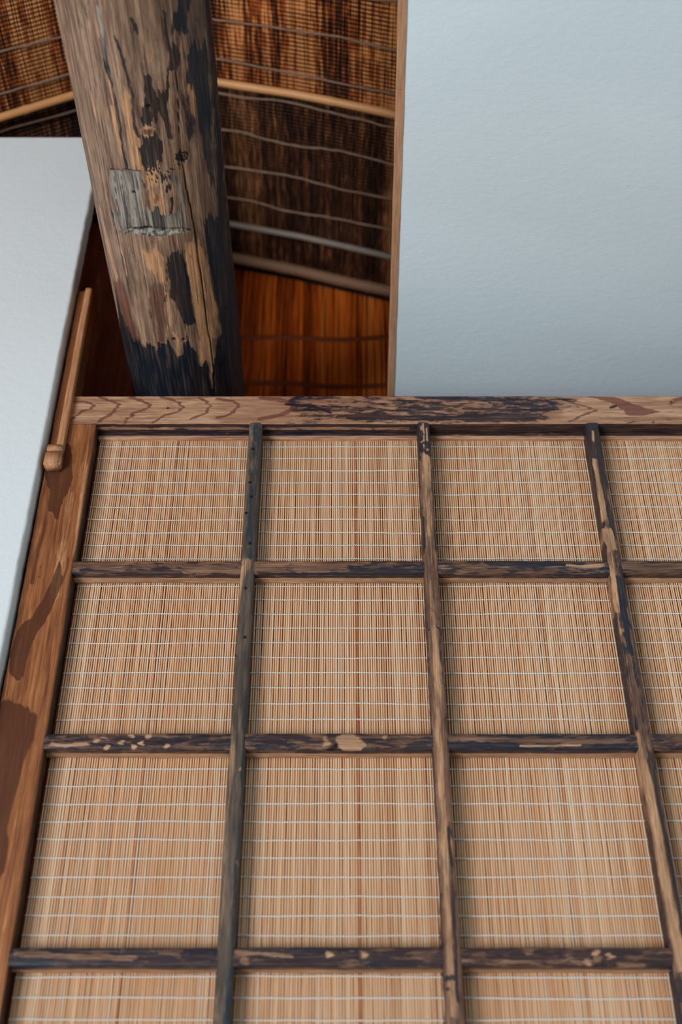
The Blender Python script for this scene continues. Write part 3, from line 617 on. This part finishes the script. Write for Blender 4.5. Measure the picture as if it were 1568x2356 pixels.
# ------------------------------------------------------------------ the log beam
def z5(pts): return [(120+x/3.564, y/3.564) for x, y in pts]
def z6(pts): return [(180+x/3.92, 480+y/3.92) for x, y in pts]
log_f = [
 ('poly', D_, 1.0, z5([(1030,-40),(1135,-40),(1110,60),(1090,180),(1030,250),(970,240),(985,130)]), 8),
 ('line', D_, .9, z5([(900,0),(915,130),(930,260),(960,420)]), 8),
 ('poly', D_, .8, z5([(980,280),(1040,400),(1045,520),(1010,570),(960,610),(945,500),(960,380)]), 10),
 ('line', D_, .8, z5([(950,600),(940,760),(925,850)]), 9),
 ('poly', D_, 1.2, z5([(870,740),(940,800),(950,960),(985,1120),(960,1110),(920,1020),(880,900)]), 6),
 ('poly', D_, 1.4, z5([(750,620),(795,630),(815,740),(900,830),(890,900),(860,1020),(820,1040),(760,1020),(730,960),(760,850),(755,700)]), 6),
 ('poly', D_, .75, z5([(720,1140),(880,1120),(910,1200),(890,1390),(740,1380),(705,1200)]), 8),
 ('line', D_, .7, z5([(640,130),(665,190),(680,240)]), 9),
 ('line', G_, .9, z5([(370,0),(400,160),(440,420),(470,580)]), 13),
 ('line', D_, .6, z5([(420,480),(450,580),(500,740),(550,960),(590,1250),(610,1380)]), 9),
 ('line', D_, .55, z5([(530,330),(590,480),(640,700),(665,860),(690,1050)]), 9),
 ('line', L_, .9, z5([(320,720),(350,900)]), 7), ('line', L_, .9, z5([(410,480),(430,600)]), 6), ('line', L_, 1.0, z5([(490,870),(510,960),(530,1060)]), 9),
 ('line', L_, .9, z5([(450,620),(500,860),(530,1100),(560,1250)]), 12), ('line', L_, .9, z5([(600,780),(650,1040),(690,1250),(710,1380)]), 26),
 ('line', L_, .5, z5([(340,0),(370,200),(400,420)]), 8), ('line', L_, .6, z5([(650,450),(720,460),(830,450)]), 12),
 ('line', L_, .8, z5([(1050,300),(1060,600),(1080,800),(1090,1000)]), 7), ('line', L_, .8, z5([(960,620),(965,780),(990,1000),(1000,1100)]), 5),
 ('poly', L_, 1.0, z5([(1100,740),(1150,700),(1175,930),(1155,950),(1120,850)]), 5),
 ('poly', L_, .6, z5([(1000,1200),(1080,1190),(1120,1390),(1060,1430),(980,1400)]), 20),
 ('line', L_, .9, z5([(1220,1100),(1260,1250),(1290,1400),(1280,1550)]), 12), ('line', R_, .6, z5([(1180,980),(1230,1150),(1250,1300)]), 20),
 ('poly', D_, .6, z5([(1085,400),(1250,380),(1290,900),(1300,1500),(1240,1200),(1190,1000),(1160,700),(1095,720)]), 16),
 ('poly', D_, .55, z5([(1050,740),(1100,740),(1160,1000),(1150,1200),(1080,1150)]), 16),
 ('line', D_, .4, z5([(1260,0),(1320,600),(1370,1200),(1400,1780)]), 40),  # right edge of the log: painted shade along with a bluish tone
 # worn cut patch
 ('poly!', G_, 1.3, z5([(468,1385),(600,1395),(722,1405),(740,1480),(735,1600),(760,1782),(560,1782),(500,1640),(470,1500)]), 2),
 ('poly', G_, 1.1, z6([(290,0),(620,0),(960,0),(1000,160),(430,180),(370,190)]), 14),
 ('line', K_, .8, z5([(468,1386),(600,1392),(722,1404)]), 2), ('line', K_, .7, z5([(722,1404),(730,1480),(770,1540)]), 3),
 ('poly', L_, .9, z5([(735,1400),(800,1385),(870,1400),(880,1460),(800,1540),(750,1510)]), 6), ('line', D_, .9, z5([(780,1400),(830,1420),(900,1450),(910,1480)]), 5),
 ('line', D_, .8, z5([(920,1440),(960,1500),(940,1560)]), 7), ('line', G_, .8, z5([(960,1400),(1020,1500),(1060,1700)]), 20),
 ('poly', L_, .7, z5([(780,1550),(900,1540),(940,1700),(930,1782),(800,1782)]), 16), ('line', R_, .7, z5([(860,1560),(850,1700)]), 10),
 ('line', D_, .8, z5([(965,1600),(975,1700),(960,1760)]), 6),
 # notch
 ('poly!', G_, 1.6, z6([(385,205),(450,180),(620,170),(900,172),(1050,185),(900,215),(760,245),(620,240),(470,215)]), 3), ('poly!', D_, .6, z6([(430,200),(560,180),(740,195),(560,215)]), 6),
 ('line', K_, .5, z6([(385,210),(470,222),(620,248),(700,252)]), 2), ('line', L_, .8, z6([(560,255),(640,262),(760,250)]), 3),
 # below the notch
 ('line', L_, .7, z6([(200,0),(250,250),(320,500),(400,800),(460,1000)]), 26), ('line', L_, .6, z6([(380,300),(440,560),(470,700)]), 10),
 ('poly', L_, 1.1, z6([(560,350),(640,400),(700,350),(780,430),(800,560),(795,700),(700,660),(640,560),(590,450)]), 8),
 ('poly', D_, .9, z6([(815,450),(870,400),(930,390),(975,520),(1000,700),(1030,900),(1060,1050),(950,1050),(880,860),(830,760)]), 10),
 ('poly', L_, 1.0, z6([(960,280),(1050,270),(1140,330),(1190,680),(1250,900),(1270,1050),(1240,1160),(1080,1130),(1030,900),(1000,700),(970,500)]), 8),
 ('poly', L_, 1.0, z6([(1080,1120),(1200,1100),(1230,1640),(1205,1640),(1185,1380),(1100,1420)]), 6),
 ('line', D_, -1.2, z6([(1140,1100),(1160,1250),(1190,1400),(1215,1620)]), 18),
 ('line', G_, .6, z6([(1080,760),(1150,780),(1160,1000)]), 12), ('poly', D_, .9, z6([(1130,100),(1330,-20),(1380,400),(1460,1000),(1530,1690),(1250,1720),(1250,1230),(1300,1110),(1270,950),(1215,700),(1175,450)]), 12),
 ('poly', R_, .9, z6([(300,620),(380,640),(450,780),(520,1150),(610,1240),(480,1210),(400,1000),(340,800)]), 10),
 ('poly', R_, .75, z6([(630,690),(790,720),(800,900),(790,1210),(700,1210),(690,1000),(640,850)]), 12), ('poly', D_, .3, z6([(640,760),(790,760),(800,920),(650,920)]), 14),
 ('line', L_, 1, z6([(705,1070),(720,1140),(725,1210)]), 6), ('line', L_, .8, z6([(800,740),(820,900),(840,1080)]), 8),
 ('poly', D_, 1.4, z6([(330,700),(380,940),(440,1080),(520,1200),(590,1235),(700,1225),(820,1220),(890,1330),(950,1300),(1000,1200),(1060,1290),(1085,1420),(1140,1350),(1190,1450),(1230,1340),(1260,1200),(1560,1300),(1580,1760),(300,1760),(200,1200)]), 8),
 ('line!', L_, 1.5, z6([(850,1110),(900,1180),(890,1260),(905,1320)]), 6), ('line', D_, -.8, z6([(830,1100),(905,1180),(890,1300),(910,1400)]), 9), ('line', L_, 1.0, z6([(820,1120),(810,1180),(830,1200)]), 4),
 # knots and holes
 ('dots', K_, 1.4, [(422,782), (418,360), (306,446)], 4.0), ('dots', K_, 1.3, [(400,780), (342,245)], 4.5),
 ('line', K_, .9, z5([(1020,1290),(1040,1250),(1110,1255),(1105,1300),(1060,1320),(1020,1300)]), 3), ('line', D_, .9, z5([(945,1360),(1000,1355),(1040,1330)]), 4), ('line', D_, 1.2, z5([(1030,1270),(1090,1285),(1040,1305)]), 9),
 ('line!', L_, 1.5, z5([(730,1060),(770,1040),(840,1050),(845,1090),(800,1125),(730,1100),(725,1065)]), 4), ('poly!', R_, 1.3, z5([(750,1065),(820,1060),(810,1100),(760,1100)]), 4),
 ('line!', L_, 1.3, z5([(740,850),(840,850),(830,900),(750,900)]), 4),
 ('dots', K_, 1, z6([(333,530),(1330,900)]), 2.5),
 # cracks
 ('line', K_, 1.3, [(414,343),(418,365),(426,420),(440,485),(449,540),(457,600),(468,670),(475,735),(485,800),(491,850),(493,905)], 3.2),
 ('line', K_, 1.0, z5([(1010,560),(1030,800),(1040,1100),(1055,1230)]), 2.2),
 ('line', K_, .9, z6([(300,0),(350,200),(410,480),(460,700),(490,880)]), 2.2), ('line', K_, .8, z6([(470,300),(490,420),(520,480)]), 1.8), ('line', K_, .8, z6([(590,600),(640,850),(660,1000)]), 1.8),
 ('line', K_, .8, z6([(960,380),(980,600),(1010,760)]), 2), ('line', K_, .7, z6([(800,500),(800,680),(790,840)]), 2), ('line', K_, .7, z6([(940,950),(990,1180)]), 2),
 ('line', K_, .7, z5([(500,1400),(520,1600),(540,1782)]), 1.8), ('line', K_, .7, z5([(560,1400),(570,1560)]), 1.8), ('line', K_, .8, z5([(620,1400),(640,1500)]), 2), ('line', K_, .9, z5([(680,1410),(700,1560)]), 2.4),
]
def log_beam():
    na, nl = 360, 760; nz = VN(301)
    phi = np.linspace(-math.pi, math.pi, na, endpoint=False); ys = np.linspace(.1, 1.598, nl)
    Yg, Pg = np.meshgrid(ys, phi, indexing='ij'); Yf, Pf = Yg.ravel(), Pg.ravel()
    P = np.stack([Pf*LR, Yf], 1); M = np.zeros((len(P), 8)); M[:, 0] = .10; M[:, 3] = np.clip((-Pf-.6)*.45, -.15, .32); M[:, 1] = .05
    M[:, 0] += np.clip((Pf-.6)/.8, 0, 1)*.46*(Pf < 2.5)  # right flank darkened: mostly shade put into colour, partly bluish wood
    M[:, 0] += (nz(Pf*5, Yf*6)-.5)*.35
    feats(P, M, log_f, at_log, 1, .016)
    w = lambda a, b, s: (nz(a, b)-.5)*s
    r = LR + w((Pf+math.pi)*2, Yf*5, .003)*np.clip((math.pi-abs(Pf))*2, 0, 1) + w(Pf*14+30, Yf*9, .0012)*(abs(Pf) < 3) + w(Pf*60+30, Yf*14, .0006)*(abs(Pf) < 3)
    r -= .0030*np.clip(M[:, 4], 0, 1) + .0009*np.clip(M[:, 3]-.6, 0, 1) - .0010*np.clip(M[:, 0], 0, 1)*0
    q = [at_log(*p) for p in z6([(385,205),(450,175),(620,165),(900,168),(1050,185),(900,215),(760,245),(620,240),(470,215)])]
    s = poly_sd(P, q); dent = np.clip(.0-s/.006, 0, 1); r -= .007*dent
    q = [at_log(*p) for p in z5([(468,1385),(722,1405),(740,1480),(735,1600),(760,1782),(840,1890),(560,1880),(500,1640),(470,1500)])]
    r -= .0012*np.clip(.5-poly_sd(P, q)/.001, 0, 1)
    V = np.stack([LX+r*np.sin(Pf), Yf, LZ-r*np.cos(Pf)], 1)
    i = (np.arange(nl-1)*na)[:, None]; j = np.arange(na)[None, :]; j2 = (j+1) % na
    qd = np.stack([i+j, i+na+j, i+na+j2, i+j2], -1).reshape(-1, 4)
    me = mesh('log_beam', V, qd, True)
    ca = len(V)
    color_attr(me, 'marks', np.clip(np.hstack([M[:, 0:3], np.ones((len(M), 1))]), -1, 2)); color_attr(me, 'marks2', np.clip(np.hstack([M[:, 3:6], np.ones((len(M), 1))]), -1, 2))
    import bmesh
    bm = bmesh.new(); bm.from_mesh(me); bmesh.ops.holes_fill(bm, edges=[e for e in bm.edges if e.is_boundary], sides=0); bmesh.ops.recalc_face_normals(bm, faces=bm.faces); bm.to_mesh(me); bm.free()
    return tag(link('wooden_log', me, M_LOG), 'thick round weathered log overhead with long crack and charred far end', 'log')
log_beam()

# ------------------------------------------------------------------ light: daylight from the open side of the room, left, front and low
w = bpy.data.worlds.new('world'); bpy.context.scene.world = w; w.use_nodes = True
w.node_tree.nodes['Background'].inputs[0].default_value = (.78, .91, 1.0, 1); w.node_tree.nodes['Background'].inputs[1].default_value = .41
def area(name, loc, target, sx, sy, power, col):
    d = bpy.data.lights.new(name, 'AREA'); d.shape = 'RECTANGLE'; d.size = sx; d.size_y = sy; d.energy = power; d.color = col
    o = bpy.data.objects.new(name, d); C.objects.link(o); o.location = loc
    from mathutils import Vector
    o.rotation_euler = (Vector(target)-Vector(loc)).to_track_quat('-Z', 'Y').to_euler(); return o
area('window_light', (-2.35, -1.75, .45), (.1, 1.1, 2.5), 1.7, 1.4, 168, (.90, .95, 1.0))

s = bpy.context.scene
s.view_settings.view_transform = 'Standard'; s.view_settings.look = 'None'; s.view_settings.gamma = 1; s.view_settings.exposure = -0.1
s.view_settings.use_curve_mapping = False
